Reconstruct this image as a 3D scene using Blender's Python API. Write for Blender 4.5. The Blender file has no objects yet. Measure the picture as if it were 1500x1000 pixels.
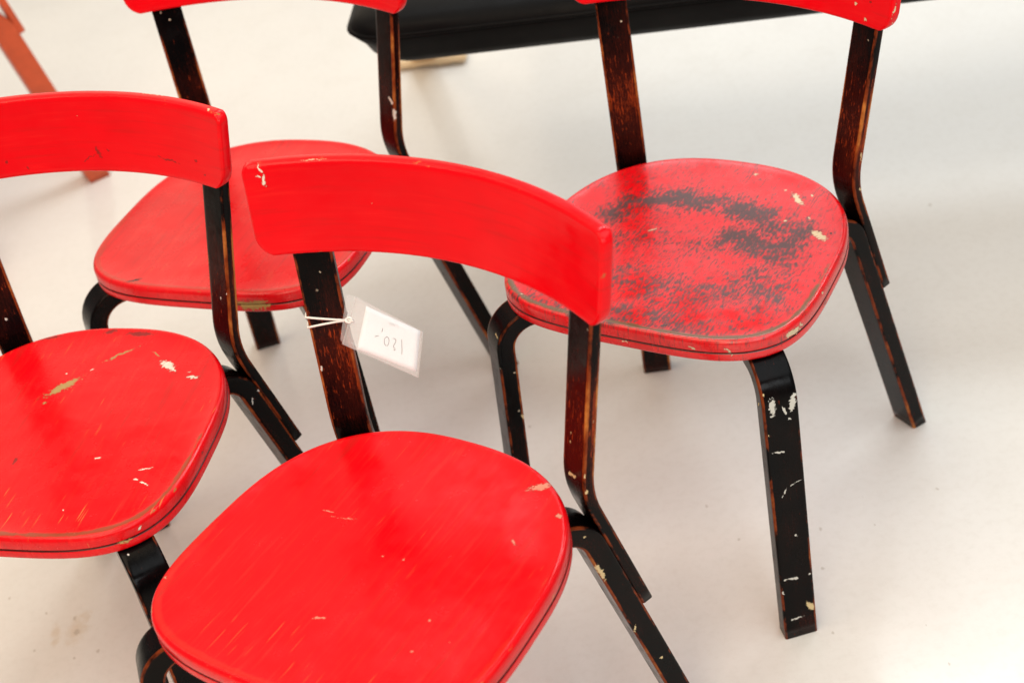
import bpy, bmesh, math, random
import numpy as np
from mathutils import Matrix, Vector

scene = bpy.context.scene
col = scene.collection

# ------------------------------------------------------------------ camera
F_PX, CAM_H, PITCH, ROLL = 2365.77, 1.5519, 0.62847, -0.19134
cd = bpy.data.cameras.new('camera')
cam = bpy.data.objects.new('camera', cd)
col.objects.link(cam)
scene.camera = cam
cp, sp = math.cos(PITCH), math.sin(PITCH)
right, up, fwd = Vector((1, 0, 0)), Vector((0, sp, cp)), Vector((0, cp, -sp))
cr, sr = math.cos(ROLL), math.sin(ROLL)
ax = right * cr + up * sr
ay = right * -sr + up * cr
rot = Matrix((ax, ay, -fwd)).transposed()
cam.matrix_world = Matrix.Translation((0, 0, CAM_H)) @ rot.to_4x4()
cd.sensor_width = 36
cd.lens = F_PX / 1500 * 36
cd.clip_start, cd.clip_end = .05, 200
cd.dof.use_dof = True
cd.dof.focus_distance = 1.83
cd.dof.aperture_fstop = 4.8

# ------------------------------------------------------------------ world, lamps, exposure
world = bpy.data.worlds.new('World')
scene.world = world
world.use_nodes = True
bg = world.node_tree.nodes['Background']
bg.inputs[0].default_value = (1.0, .95, .88, 1)
bg.inputs[1].default_value = .30


def area(name, loc, target, sx, sy, power, color):
    d = bpy.data.lights.new(name, 'AREA')
    d.shape = 'RECTANGLE'
    d.size, d.size_y = sx, sy
    d.energy = power
    d.color = color
    o = bpy.data.objects.new(name, d)
    col.objects.link(o)
    o.location = loc
    o.rotation_euler = (Vector(target) - Vector(loc)).to_track_quat('-Z', 'Y').to_euler()
    return o


WARM, NEUT, COOL = (1, .81, .59), (.92, .98, 1), (.90, .97, 1)
area('ceiling_or_fill_lamp', (-1.5, .1, 3.4), (-1.5, .1, 0), 2.4, 3.4, 118, WARM)
area('ceiling_or_fill_lamp', (1.5, .1, 3.4), (1.5, .1, 0), 2.4, 3.4, 68, NEUT)
area('ceiling_or_fill_lamp', (-1.3, -3.2, 2.9), (-.6, .6, .5), 2.0, 1.2, 70, WARM)
area('ceiling_or_fill_lamp', (1.5, -3.2, 2.9), (.6, .6, .5), 2.0, 1.2, 54, NEUT)
area('ceiling_or_fill_lamp', (-1.6, 2.9, 3.4), (-1.6, 2.9, 0), 2.4, 1.0, 15, WARM)  # added fill, no known fixture: lifts the floor at upper left
area('ceiling_or_fill_lamp', (1.5, 3.85, 3.4), (1.5, 3.85, 0), 3.2, .8, 86, COOL)  # added fill behind the bench: brightens the floor, moves the bench's shadow forward
area('ceiling_or_fill_lamp', (-2.2, 5.3, 3.5), (-2.2, 5.3, 0), 3.8, 3.2, 17, WARM)
area('ceiling_or_fill_lamp', (2.2, 5.3, 3.5), (2.2, 5.3, 0), 3.8, 3.2, 18, NEUT)
area('window_light', (2.5, 6.2, 2.1), (2.5, 0, 1.9), 3.6, 2.5, 34, NEUT)
area('window_light', (-1.5, 6.2, 2.1), (-1.5, 0, 1.9), 3.6, 2.5, 33, WARM)

vs = scene.view_settings
vs.view_transform = 'Standard'
vs.look = 'None'
vs.exposure = -.13
vs.gamma = 1
scene.cycles.max_bounces = 8

# ------------------------------------------------------------------ node helpers


class NT:
    def __init__(self, name):
        self.mat = bpy.data.materials.new(name)
        self.mat.use_nodes = True
        self.t = self.mat.node_tree
        self.bsdf = self.t.nodes['Principled BSDF']

    def n(self, typ, **kw):
        nd = self.t.nodes.new(typ)
        for k, v in kw.items():
            setattr(nd, k, v)
        return nd

    def put(self, sock, v):
        if hasattr(v, 'is_output'):
            self.t.links.new(v, sock)
        elif v is not None:
            sock.default_value = v

    def math(self, op, a, b=None, c=None, clamp=False):
        nd = self.n('ShaderNodeMath', operation=op, use_clamp=clamp)
        for i, v in enumerate((a, b, c)):
            self.put(nd.inputs[i], v)
        return nd.outputs[0]

    def vec(self, op, a, b=None):
        nd = self.n('ShaderNodeVectorMath', operation=op)
        self.put(nd.inputs[0], a)
        if b is not None:
            self.put(nd.inputs[1], b)
        return nd.outputs['Value'] if op in ('LENGTH', 'DISTANCE') else nd.outputs['Vector']

    def coord(self):
        return self.n('ShaderNodeTexCoord').outputs['Object']

    def attr(self, name, out='Fac'):
        return self.n('ShaderNodeAttribute', attribute_name=name).outputs[out]

    def mapping(self, v, loc=(0, 0, 0), rot=(0, 0, 0), scale=(1, 1, 1), typ='POINT'):
        nd = self.n('ShaderNodeMapping', vector_type=typ)
        self.put(nd.inputs[0], v)
        nd.inputs[1].default_value = loc
        nd.inputs[2].default_value = rot
        nd.inputs[3].default_value = scale
        return nd.outputs[0]

    def noise(self, v, scale, detail=3, rough=.55, color=False):
        nd = self.n('ShaderNodeTexNoise')
        self.put(nd.inputs['Vector'], v)
        nd.inputs['Scale'].default_value = scale
        nd.inputs['Detail'].default_value = detail
        nd.inputs['Roughness'].default_value = rough
        return nd.outputs['Color' if color else 'Fac']

    def ramp(self, v, lo, hi, a=0., b=1.):
        nd = self.n('ShaderNodeMapRange', interpolation_type='SMOOTHSTEP')
        self.put(nd.inputs[0], v)
        for i, q in enumerate((lo, hi, a, b)):
            nd.inputs[i + 1].default_value = q
        return nd.outputs[0]

    def mix(self, f, a, b):
        nd = self.n('ShaderNodeMix', data_type='RGBA')
        self.put(nd.inputs[0], f)
        for i, v in ((6, a), (7, b)):
            if not hasattr(v, 'is_output'):
                v = (*v, 1) if len(v) == 3 else v
            self.put(nd.inputs[i], v)
        return nd.outputs[2]

    def bump(self, h, strength=.3, dist=.001, normal=None):
        nd = self.n('ShaderNodeBump')
        nd.inputs['Strength'].default_value = strength
        nd.inputs['Distance'].default_value = dist
        self.put(nd.inputs['Height'], h)
        if normal is not None:
            self.put(nd.inputs['Normal'], normal)
        return nd.outputs[0]

    def warp(self, co, scale, amp):
        c = self.noise(co, scale, 4, .65, color=True)
        c = self.vec('SUBTRACT', c, (.5, .5, .5))
        c = self.vec('MULTIPLY', c, (amp, amp, amp))
        return self.vec('ADD', co, c)

    def chips(self, co, spots):
        """mask of flaked or spattered spots: (x, y, z, rx, ry, rz, turn about z)"""
        if not spots:
            return 0.
        d = None
        for s in spots:
            x, y, z, rx, ry, rz = s[:6]
            m = self.mapping(co, (x, y, z), s[6] if len(s) > 6 else (0, 0, 0), (rx, ry, rz), 'TEXTURE')
            l = self.vec('LENGTH', m)
            d = l if d is None else self.math('MINIMUM', d, l)
        return d

    def out(self, color, rough=.4, normal=None, spec=.5, **kw):
        self.put(self.bsdf.inputs['Base Color'], (*color, 1) if isinstance(color, tuple) and len(color) == 3 else color)
        self.put(self.bsdf.inputs['Roughness'], rough)
        self.bsdf.inputs['Specular IOR Level'].default_value = spec
        if normal is not None:
            self.put(self.bsdf.inputs['Normal'], normal)
        for k, v in kw.items():
            self.put(self.bsdf.inputs[k], v)
        return self.mat


RED_A, RED_B = (.78, .0007, .006), (.66, .0007, .005)
CREAM = (.72, .58, .36)
DARK = (.030, .022, .018)


def red_paint(name, cream=(), dark=(), scuff=0., scratch=.3, rim=0., rough=.3, turn=0., white=(), chip=1., spec=.45, bare=None, lines=1., gscale=(150, 9, 60), smudge=1.):
    m = NT(name)
    co = m.coord()
    grain = m.mapping(co, rot=(0, 0, turn), scale=gscale)
    g = m.noise(grain, 1, 4, .6)
    broad = m.noise(co, 7, 3, .5)
    c = m.mix(m.ramp(broad, .3, .7), RED_A, RED_B)
    c = m.mix(m.ramp(g, .50, .75, 0, .55 * lines), c, (.46, .012, .008))
    c = m.mix(m.ramp(g, .46, .28, 0, .45 * lines), c, (.80, .022, .016))
    # faded, dull streaks of the brushed paint
    # ochre hair scratches along the grain
    if scratch:
        s1 = m.noise(m.mapping(co, rot=(0, 0, turn + .12), scale=(420, 16, 60)), 1, 2, .5)
        s2 = m.noise(co, 11, 2, .5)
        sc = m.math('MULTIPLY', m.ramp(s1, .66, .72), m.ramp(s2, .50, .66))
        c = m.mix(m.math('MULTIPLY', sc, scratch), c, (.50, .20, .05))
    rgh = m.ramp(m.noise(co, 26, 4, .6), .3, .7, rough - .05, rough + .09)
    # worn edges
    e = m.attr('edge')
    en = m.noise(m.mapping(co, scale=(1, 1, 1)), 55, 4, .7)
    ew = m.ramp(m.math('ADD', m.math('MULTIPLY', e, .40), en), 1.02, 1.10)
    c = m.mix(m.math('MULTIPLY', ew, .9), c, (.34, .16, .05))
    wc = m.warp(m.warp(co, 60, .009), 260, .004)
    if scuff:
        # black undercoat showing where the top coat is rubbed off in the sitting area
        gs = m.noise(m.mapping(co, rot=(0, 0, -.10), scale=(330, 115, 60)), 1, 3, .62)
        gl = m.noise(m.warp(co, 14, .03), 26, 4, .62)
        ring = m.math('MULTIPLY', m.attr('scuff'), m.ramp(m.noise(m.warp(co, 9, .06), 30, 3, .6), .28, .58, .5, 1.2))
        f = m.math('ADD', m.math('MULTIPLY', gl, .60), m.math('MULTIPLY', gs, 1.55))
        f = m.math('ADD', f, m.math('MULTIPLY', ring, .42))
        soft = m.ramp(f, 1.06, 1.50, 0, .7)
        hard = m.ramp(f, 1.27, 1.50, 0, .8)
        smug = m.math('ADD', m.math('MULTIPLY', ring, .85), m.math('MULTIPLY', m.math('SUBTRACT', gl, .5), 1.3))
        c = m.mix(m.ramp(smug, .3, 1.1, 0, .45), c, (.16, .016, .014))
        c = m.mix(soft, c, (.17, .017, .014))
        c = m.mix(hard, c, (.022, .018, .018))
        # open grain lines
        gg = m.noise(m.mapping(co, rot=(0, 0, -.1), scale=(330, 20, 60)), 1, 3, .6)
        c = m.mix(m.math('MULTIPLY', m.ramp(gg, .60, .68, 0, .75), m.ramp(gl, .35, .6)), c, (.10, .022, .014))
        rgh = m.math('ADD', rgh, m.math('MULTIPLY', hard, .12))
    if rim:
        r = m.attr('rim')
        rn = m.noise(m.mapping(co, scale=(1, 1, 1)), 38, 4, .65)
        rm = m.ramp(m.math('ADD', r, m.math('MULTIPLY', rn, .9)), 1.02, 1.35, 0, rim)
        c = m.mix(rm, c, (.16, .075, .028))
    # darker red-brown laid in the groove of the rim
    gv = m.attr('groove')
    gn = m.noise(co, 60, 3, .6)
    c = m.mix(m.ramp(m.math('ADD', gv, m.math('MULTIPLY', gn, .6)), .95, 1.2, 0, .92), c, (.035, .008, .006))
    hgt = m.math('MULTIPLY', g, .5)
    brk = m.noise(co, 300, 3, .6)
    for spots, colr in ((dark, DARK), (cream, bare or CREAM), (white, (.80, .74, .62))):
        if spots:
            d = m.math('ADD', m.chips(wc, spots), m.math('MULTIPLY', m.math('SUBTRACT', brk, .5), 2.1))
            c = m.mix(m.ramp(d, 1.35, 1.05, 0, .4), c, (.20, .012, .008))
            k = m.ramp(d, 1.02, .72, 0, chip if colr != DARK else smudge)
            cc = m.mix(m.noise(co, 120, 2), colr, tuple(v * .72 for v in colr))
            c = m.mix(k, c, cc)
            rgh = m.math('ADD', rgh, m.math('MULTIPLY', k, .2))
            hgt = m.math('SUBTRACT', hgt, m.math('MULTIPLY', k, .8))
    nb = m.bump(hgt, .28, .0008)
    wav = m.noise(co, 18, 2, .5)
    nb = m.bump(wav, .24, .004, nb)
    return m.out(c, rgh, nb, spec)


def black_paint(name, wear=.5, low=.0, white=(), cream=()):
    """black lacquer rubbed through to red-brown and, on the edges, to orange wood"""
    m = NT(name)
    co = m.coord()
    bc = m.attr('bar', 'Vector')
    st = m.noise(m.mapping(bc, scale=(420, 30, 1)), 1, 4, .7)
    sp_ = m.noise(m.mapping(bc, scale=(700, 190, 1)), 1, 3, .7)
    br = m.noise(m.mapping(bc, scale=(22, 9, 1)), 1, 3, .55)
    w = m.attr('wear')
    f = m.math('ADD', m.math('MULTIPLY', w, wear), m.math('MULTIPLY', m.math('SUBTRACT', br, .5), .75))
    f = m.math('ADD', f, m.math('MULTIPLY', m.math('SUBTRACT', st, .5), .55))
    f = m.math('ADD', f, m.math('MULTIPLY', m.math('SUBTRACT', sp_, .5), .55))
    base = m.mix(m.ramp(br, .35, .7), (.0016, .0013, .0016), (.005, .002, .0016))
    c = m.mix(m.ramp(f, .12, .50, 0, .85), base, (.036, .005, .003))
    c = m.mix(m.ramp(f, .50, .74, 0, .85), c, (.23, .030, .006))
    fs = m.noise(m.mapping(bc, scale=(380, 60, 1)), 1, 3, .65)
    fk = m.math('ADD', fs, m.math('MULTIPLY', w, .30 * wear))
    c = m.mix(m.ramp(fk, .70, .84, 0, .8), c, (.34, .044, .008))
    e = m.attr('edge')
    en = m.noise(m.mapping(bc, scale=(30, 16, 1)), 1, 4, .65)
    ee = m.math('ADD', m.math('MULTIPLY', e, .60), m.math('MULTIPLY', m.math('SUBTRACT', en, .5), .9))
    ee = m.math('ADD', ee, m.math('MULTIPLY', w, .38))
    c = m.mix(m.ramp(ee, .60, .72, 0, .9), c, (.20, .034, .008))
    c = m.mix(m.ramp(ee, .72, .92, 0, .9), c, (.52, .19, .04))
    rgh = m.ramp(m.noise(co, 40, 4, .65), .3, .75, .12, .32)
    hgt = m.math('ADD', m.math('MULTIPLY', st, .5), m.math('MULTIPLY', m.noise(co, 160, 3, .6), .5))
    wc = m.warp(m.warp(co, 60, .008), 260, .004)
    brk = m.noise(co, 330, 3, .6)
    # stray specks of wall paint
    vo = m.n('ShaderNodeTexVoronoi')
    m.put(vo.inputs['Vector'], m.warp(co, 120, .006))
    vo.inputs['Scale'].default_value = 46
    sk = m.math('MULTIPLY', m.ramp(vo.outputs['Distance'], .09, .05), m.ramp(m.noise(co, 13, 2), .61, .66))
    c = m.mix(sk, c, (.62, .55, .42))
    for spots, colr in ((cream, (.70, .55, .30)), (white, (.66, .65, .60))):
        if spots:
            d = m.math('ADD', m.chips(wc, spots), m.math('MULTIPLY', m.math('SUBTRACT', brk, .5), 1.9))
            k = m.ramp(d, 1.05, .75, 0, .9)
            c = m.mix(k, c, colr)
            rgh = m.math('ADD', rgh, m.math('MULTIPLY', k, .3), clamp=True)
    return m.out(c, rgh, m.bump(hgt, .22, .0006), .09)


def simple(name, color, rough, var=.15, scale=40, bump=.1, spec=.5, **kw):
    m = NT(name)
    co = m.coord()
    nz = m.noise(co, scale, 4, .6)
    c = m.mix(nz, tuple(v * (1 - var) for v in color), tuple(min(1, v * (1 + var)) for v in color))
    return m.out(c, rough, m.bump(nz, bump, .001), spec, **kw)


# ------------------------------------------------------------------ mesh helpers
def mesh_obj(name, verts, faces, mat, parent=None, smooth=True, attrs=None, flat=()):
    me = bpy.data.meshes.new(name)
    me.from_pydata([tuple(map(float, v)) for v in verts], [], faces)
    me.validate()
    bm = bmesh.new()
    bm.from_mesh(me)
    bmesh.ops.recalc_face_normals(bm, faces=bm.faces)
    bm.to_mesh(me)
    bm.free()
    if smooth:
        me.polygons.foreach_set('use_smooth', [True] * len(me.polygons))
        for i in flat:
            me.polygons[i].use_smooth = False
    for k, (typ, arr) in (attrs or {}).items():
        a = me.attributes.new(k, typ, 'POINT')
        a.data.foreach_set('vector' if typ == 'FLOAT_VECTOR' else 'value', np.asarray(arr, dtype=np.float32).ravel())
    me.materials.append(mat)
    o = bpy.data.objects.new(name, me)
    col.objects.link(o)
    o.parent = parent
    return o


def fillet(p0, p1, p2, r, n=16):
    a = p0 - p1
    a = a / np.linalg.norm(a)
    b = p2 - p1
    b = b / np.linalg.norm(b)
    ang = np.arccos(np.clip(a @ b, -1, 1))
    c = p1 + (a + b) / np.linalg.norm(a + b) * r / np.sin(ang / 2)
    s, e = p1 + a * r / np.tan(ang / 2), p1 + b * r / np.tan(ang / 2)
    a0, a1 = np.arctan2(*(s - c)[::-1]), np.arctan2(*(e - c)[::-1])
    da = (a1 - a0 + np.pi) % (2 * np.pi) - np.pi
    t = np.linspace(0, 1, n)
    return np.stack([c[0] + r * np.cos(a0 + da * t), c[1] + r * np.sin(a0 + da * t)], 1)


def cross(width, thick, r=.0026):
    """rounded bar section as (across, through, edge, face) going round"""
    w, t = width / 2, thick / 2
    pts = []
    for k, (sx, sy, a0) in enumerate(((1, 1, 0), (-1, 1, 90), (-1, -1, 180), (1, -1, 270))):
        for a in (0, 30, 60, 90):
            q = math.radians(a0 + a)
            pts.append((sx * (w - r) + r * math.cos(q), sy * (t - r) + r * math.sin(q), 1.))
        # points along the following straight side
        if k in (0, 2):
            s = 1 if k == 0 else -1
            for x in (w - r - .0035, (w - r) * .45, 0, -(w - r) * .45, -(w - r - .0035)):
                pts.append((s * x, s * t, 0.))
        else:
            s = -1 if k == 1 else 1
            for y in (t - r - .003, 0, -(t - r - .003)):
                pts.append((s * w, -s * -y if s == 1 else y, 0.))
    # keep the order strictly by angle round the rectangle
    pts.sort(key=lambda p: math.atan2(p[1] / t, p[0] / w))
    return pts


def bar(name, P2, thick, width, q, rad, lat, mat, parent, wear=None, floor_end=False):
    T = np.gradient(P2, axis=0)
    T /= np.linalg.norm(T, axis=1)[:, None]
    N = np.stack([-T[:, 1], T[:, 0]], 1)
    L = np.concatenate([[0], np.cumsum(np.linalg.norm(np.diff(P2, axis=0), axis=1))])
    sec = cross(width, thick)
    per = 0
    V, E, B, Wr = [], [], [], []
    jit = (RNG.uniform(0, 3), RNG.uniform(0, 3))      # no two bars share their grain
    n = len(sec)
    rows = []
    for i in range(len(P2)):
        shrink = [1.]
        per = 0
        row = []
        for j, (l, o, e) in enumerate(sec):
            if j:
                per += math.dist(sec[j][:2], sec[j - 1][:2])
            p = P2[i] + N[i] * o
            if floor_end and i == len(P2) - 1:
                p = p + T[i] * ((p[1] - .0004) / -T[i][1])
            row.append(len(V))
            V.append((q[0] + p[0] * rad[0] + lat[0] * l, q[1] + p[0] * rad[1] + lat[1] * l, p[1]))
            E.append(e)
            B.append((per + jit[0], L[i] + jit[1], 0))
            Wr.append(wear(L[i], o, l) if wear else .3)
        rows.append(row)
    Fc = []
    for i in range(len(rows) - 1):
        for j in range(n):
            k = (j + 1) % n
            Fc.append((rows[i][j], rows[i + 1][j], rows[i + 1][k], rows[i][k]))
    flat = []
    for row, d in ((rows[0], -1), (rows[-1], 1)):     # end caps, slightly eased
        c = np.mean([V[a] for a in row], axis=0)
        tt = np.array([T[0 if d < 0 else -1][0] * rad[0], T[0 if d < 0 else -1][0] * rad[1], T[0 if d < 0 else -1][1]])
        off = 0. if (floor_end and d > 0) else .0015
        new = []
        for a in row:
            v = np.array(V[a])
            v = c + (v - c) * .93 + tt * d * off
            new.append(len(V))
            V.append(tuple(v))
            E.append(1.)
            B.append(B[a])
            Wr.append(Wr[a])
        for j in range(n):
            k = (j + 1) % n
            Fc.append((row[j], row[k], new[k], new[j]) if d < 0 else (row[j], new[j], new[k], row[k]))
        flat.append(len(Fc))
        Fc.append(tuple(new) if d < 0 else tuple(reversed(new)))
    return mesh_obj(name, V, Fc, mat, parent, True,
                    {'edge': ('FLOAT', E), 'bar': ('FLOAT_VECTOR', B), 'wear': ('FLOAT', Wr)}, flat)


RNG = random.Random(7)


def lin(a, b, n):
    return np.linspace(a, b, n)


# ------------------------------------------------------------------ the chair
ZS = .44


def seat_outline(s, n=180):
    t = np.linspace(0, 2 * np.pi, n, endpoint=False)
    c, sn = np.cos(t), np.sin(t)
    ex = np.where(sn > 0, s['nf'], s['nr'])
    # even spacing: resample by arc length
    t = np.linspace(0, 2 * np.pi, 4000)
    c, sn = np.cos(t), np.sin(t)
    ex = np.where(sn > 0, s['nf'], s['nr'])
    y = s['D'] / 2 * np.sign(sn) * np.abs(sn) ** (2 / ex)
    x = s['W'] / 2 * np.sign(c) * np.abs(c) ** (2 / ex) * (1 + s['taper'] * y / (s['D'] / 2))
    d = np.concatenate([[0], np.cumsum(np.hypot(np.diff(x), np.diff(y)))])
    u = np.linspace(0, d[-1], n, endpoint=False)
    P = np.column_stack([np.interp(u, d, x), np.interp(u, d, y)])
    for _ in range(3):
        P = (np.roll(P, 1, 0) + 2 * P + np.roll(P, -1, 0)) / 4
    return P


def rings_mesh(name, P, prof, inner, z0, mat, parent, close_bottom=True, attrfn=None):
    T = np.roll(P, -1, 0) - np.roll(P, 1, 0)
    T /= np.linalg.norm(T, axis=1)[:, None]
    Nn = np.column_stack([-T[:, 1], T[:, 0]])          # inward (outline runs counter-clockwise)
    V, R = [], []
    A = {'edge': [], 'groove': [], 'rim': [], 'scuff': []}
    n = len(P)

    def add(Q, z, d):
        R.append(list(range(len(V), len(V) + n)))
        for k in range(n):
            V.append((Q[k, 0], Q[k, 1], z0 + z))
            at = attrfn(Q[k, 0], Q[k, 1], z, d)
            for key, v in zip(A, at):
                A[key].append(v)
    for d, z in prof:
        add(P + Nn * d, z, d)
    if inner:
        d0 = prof[-1][0]
        Q0 = P + Nn * d0
        for f, z in inner:
            add(Q0 * f, z, d0 + (1 - f) * .18)
    Fc = []
    for i in range(len(R) - 1):
        for j in range(n):
            k = (j + 1) % n
            Fc.append((R[i][j], R[i][k], R[i + 1][k], R[i + 1][j]))
    Fc.append(tuple(R[-1]))
    Fc.append(tuple(reversed(R[0])))
    return mesh_obj(name, V, Fc, mat, parent, True, {k: ('FLOAT', v) for k, v in A.items()}, (len(Fc) - 1,))


# where sitters have rubbed the top coat away: (line, half width, amount) on the seat
RUBBED = [
    ([(0.119, -0.028), (0.105, -0.065), (0.042, -0.088), (-0.015, -0.087), (-0.066, -0.077)], 0.024, 1.0),
    ([(-0.066, -0.077), (-0.126, -0.048), (-0.123, 0.001), (-0.082, -0.013), (-0.052, -0.021)], 0.03, 0.9),
    ([(-0.129, -0.041), (-0.149, 0.036), (-0.147, 0.108), (-0.131, 0.14)], 0.026, 0.5),
    ([(-0.106, 0.048), (-0.14, 0.067)], 0.035, 0.6),
    ([(0.049, 0.092), (0.001, 0.108), (-0.047, 0.116), (-0.086, 0.083)], 0.034, 0.65),
    ([(0.019, 0.164), (-0.033, 0.162), (-0.077, 0.163), (-0.132, 0.153)], 0.028, 0.55),
    ([(0.148, 0.158), (0.079, 0.171), (0.018, 0.185)], 0.022, 0.5),
    ([(0.086, 0.025), (0.042, -0.003), (-0.014, -0.002)], 0.03, 0.45),
    ([(0.124, -0.116), (0.086, -0.099)], 0.02, 0.4),
]


def seg_dist(x, y, a, b):
    dx, dy = b[0] - a[0], b[1] - a[1]
    t = max(0, min(1, ((x - a[0]) * dx + (y - a[1]) * dy) / (dx * dx + dy * dy)))
    return math.hypot(x - a[0] - dx * t, y - a[1] - dy * t)


def rubbed(x, y):
    return max(k * math.exp(-(min(seg_dist(x, y, p, q) for p, q in zip(l, l[1:])) / w) ** 2) for l, w, k in RUBBED)


def g(x, m, s):
    return math.exp(-((x - m) / s) ** 2)


def build_chair(s, pose, M, label, group):
    root = bpy.data.objects.new('chair', None)
    col.objects.link(root)
    root.location = (pose[0], pose[1], 0)
    root.rotation_euler = (0, 0, pose[2])
    root['label'], root['category'] = label, 'chair'
    if group:
        root['group'] = group
    P = seat_outline(s)

    def at_top(x, y, z, d):
        edge = 1. if .0004 < d < .004 and z > -.006 else 0.
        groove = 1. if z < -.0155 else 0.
        rim = g(d, .0085, .0065) * (1 if z > -.004 else 0) * (.35 + .65 * max(0, min(1, (y + .06) / .12)))
        # where the sitter has rubbed the paint away
        sc = rubbed(x, y) if z > -.005 else 0.
        return edge, groove, rim, sc
    prof = [(.0030, -.0172), (.0016, -.0168), (.0003, -.0162), (0, -.0150), (0, -.0070), (.0004, -.0046), (.0012, -.0026),
            (.0026, -.0010), (.0042, -.0002), (.0060, 0), (.0085, -.0004), (.0120, -.0010), (.018, -.0016), (.028, -.0024)]
    inner = [(f, -.0024 - .0022 * (1 - f * f)) for f in (.93, .86, .79, .72, .64, .56, .48, .40, .32, .24, .16, .08, .03)]
    rings_mesh('seat', P, prof, inner, ZS, M['seat'], root, attrfn=at_top)

    def at_low(x, y, z, d):
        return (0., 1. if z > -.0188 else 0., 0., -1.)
    ts = s['ts'] + .0008
    prof = [(.004, -ts), (.0015, -ts + .0006), (.0004, -ts + .0018), (0, -ts + .0035), (0, -.0198), (.0003, -.0186), (.0016, -.0180), (.0030, -.0171), (.02, -.0171)]
    rings_mesh('seat_frame', P, prof, [(.5, -.0171)], ZS, M['seat'], root, attrfn=at_low)

    ztop = ZS - s['ts'] - s['tl'] / 2
    contact = None
    info = {}
    for leg, fr in (('r', -1), ('f', 1)):
        for sd, sx in (('L', 1), ('R', -1)):
            a = s['al_' + leg]
            rad = np.array([sx * np.sin(a), fr * np.cos(a)])
            lat = -np.array([np.cos(a), -sx * fr * np.sin(a)])
            q = np.array([sx * s['qx_' + leg], s['qy_' + leg]])
            th = s['th_' + leg]
            if leg + sd == 'fR':                       # this leg is bent out a little more on one chair
                th = th + s.get('bent_out', 0)
                q = q + rad * s.get('bent_out', 0) * .3
            p0, p1, p2 = np.array([-.10, ztop]), np.array([0, ztop]), np.array([ztop * np.tan(th), 0.])
            mid = fillet(p0, p1, p2, s['rc'])
            path = np.vstack([lin(p0, mid[0], 5)[:-1], mid, lin(mid[-1], p2, 22)[1:]])

            def wear_leg(L, o, l):
                return .12 + .35 * g(L, .52, .06) + (.15 if o < 0 else 0)
            bar('leg', path, s['tl'], s['wl'], q, rad, lat, M['leg_' + leg + sd] if 'leg_' + leg + sd in M else M['leg'], root, wear_leg, True)
            if leg == 'r':
                off = (s['tl'] + s['tp']) / 2 - .0006
                base = np.array([p2[0] + off / np.cos(th), 0.])
                d = np.array([-np.sin(th), np.cos(th)])
                e, b = base + d * (s['zend'] / np.cos(th)), base + d * (s['zb'] / np.cos(th))
                ztp = s['zbb'] + s['hb'] - .034
                tp = b + np.array([np.tan(s['thp']), 1]) * (ztp - b[1])
                mid = fillet(e, b, tp, s['rp'])[::-1]
                path = np.vstack([lin(tp, mid[0], 18)[:-1], mid, lin(mid[-1], e, 10)[1:]])
                LT = ztp - s['zbb']

                def wear_post(L, o, l):
                    # rubbed most between backrest and seat, on the face towards the sitter
                    return (.10 + .62 * g(L, LT + .135, .075)) * (1. if o > 0 else .7)
                # the path runs downwards, so its normal points away from the sitter
                bar('back_post', path, s['tp'], s['wp'], q, rad, lat, M['post_' + sd], root, wear_post)
                info[sd] = (path, q, rad, lat)
                if sd == 'R':
                    zm = s['zbb'] + s['hb'] / 2
                    sm = b[0] + np.tan(s['thp']) * (zm - b[1]) - s['tp'] / 2 / np.cos(s['thp'])
                    contact = q + rad * sm
    # backrest: bent board, leaning outwards, with rounded corners and eased edges
    zm = s['zbb'] + s['hb'] / 2
    R, tb, hb = s['R'], s['tb'], s['hb']
    yc = contact[1] + math.sqrt(R * R - contact[0] ** 2)
    um = s['bw'] / 2 / R
    er = .0042
    zs_ = sorted(set([0, .0006, .0016, .003, .0048, .008, .012, .017, .023] + [hb - v for v in (0, .0006, .0016, .003, .0048, .008, .012)] + list(np.linspace(.028, hb - .018, 9))))
    ts_ = [0, .0006, .0016, .003, .0048, .008] + list(np.linspace(.014, s['bw'] - .014, 56)) + [s['bw'] - v for v in (.008, .0048, .003, .0016, .0006, 0)]
    rb, rt = .026, .013

    def half(z):
        h = um * (1 + s['slant'] * (z - hb / 2) / hb) * R
        if z < rb:
            h -= rb - math.sqrt(max(0, rb * rb - (rb - z) ** 2))
        if hb - z < rt:
            h -= rt - math.sqrt(max(0, rt * rt - (rt - (hb - z)) ** 2))
        return h
    V, E = [], []
    grid = {0: [], 1: []}
    for side in (0, 1):
        for z in zs_:
            row = []
            h = half(z)
            for t in ts_:
                a = (t / s['bw'] * 2 - 1) * h
                if t < .0081 or s['bw'] - t < .0081:       # keep the eased strip narrow whatever the row's length
                    a = -h + t if t < .1 else h - (s['bw'] - t)
                dd = min(z, hb - z, t, s['bw'] - t)
                drop = er - math.sqrt(max(0, er * er - (er - min(dd, er)) ** 2))
                r = (R - tb + drop) if side == 0 else (R - drop)
                zz = s['zbb'] + z
                rr = r + s['lean'] * (zz - zm)
                u = a / R
                row.append(len(V))
                V.append((rr * math.sin(u), yc - rr * math.cos(u), zz))
                E.append(1. if dd < .0031 and side == 0 else (.8 if dd < .003 else 0.))
            grid[side].append(row)
    Fc = []
    G0, G1 = grid[0], grid[1]
    nr, nc = len(zs_), len(ts_)
    for i in range(nr - 1):
        for j in range(nc - 1):
            Fc.append((G0[i][j], G0[i + 1][j], G0[i + 1][j + 1], G0[i][j + 1]))
            Fc.append((G1[i][j], G1[i][j + 1], G1[i + 1][j + 1], G1[i + 1][j]))
    for i in range(nr - 1):
        Fc.append((G0[i][0], G1[i][0], G1[i + 1][0], G0[i + 1][0]))
        Fc.append((G0[i][-1], G0[i + 1][-1], G1[i + 1][-1], G1[i][-1]))
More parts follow.
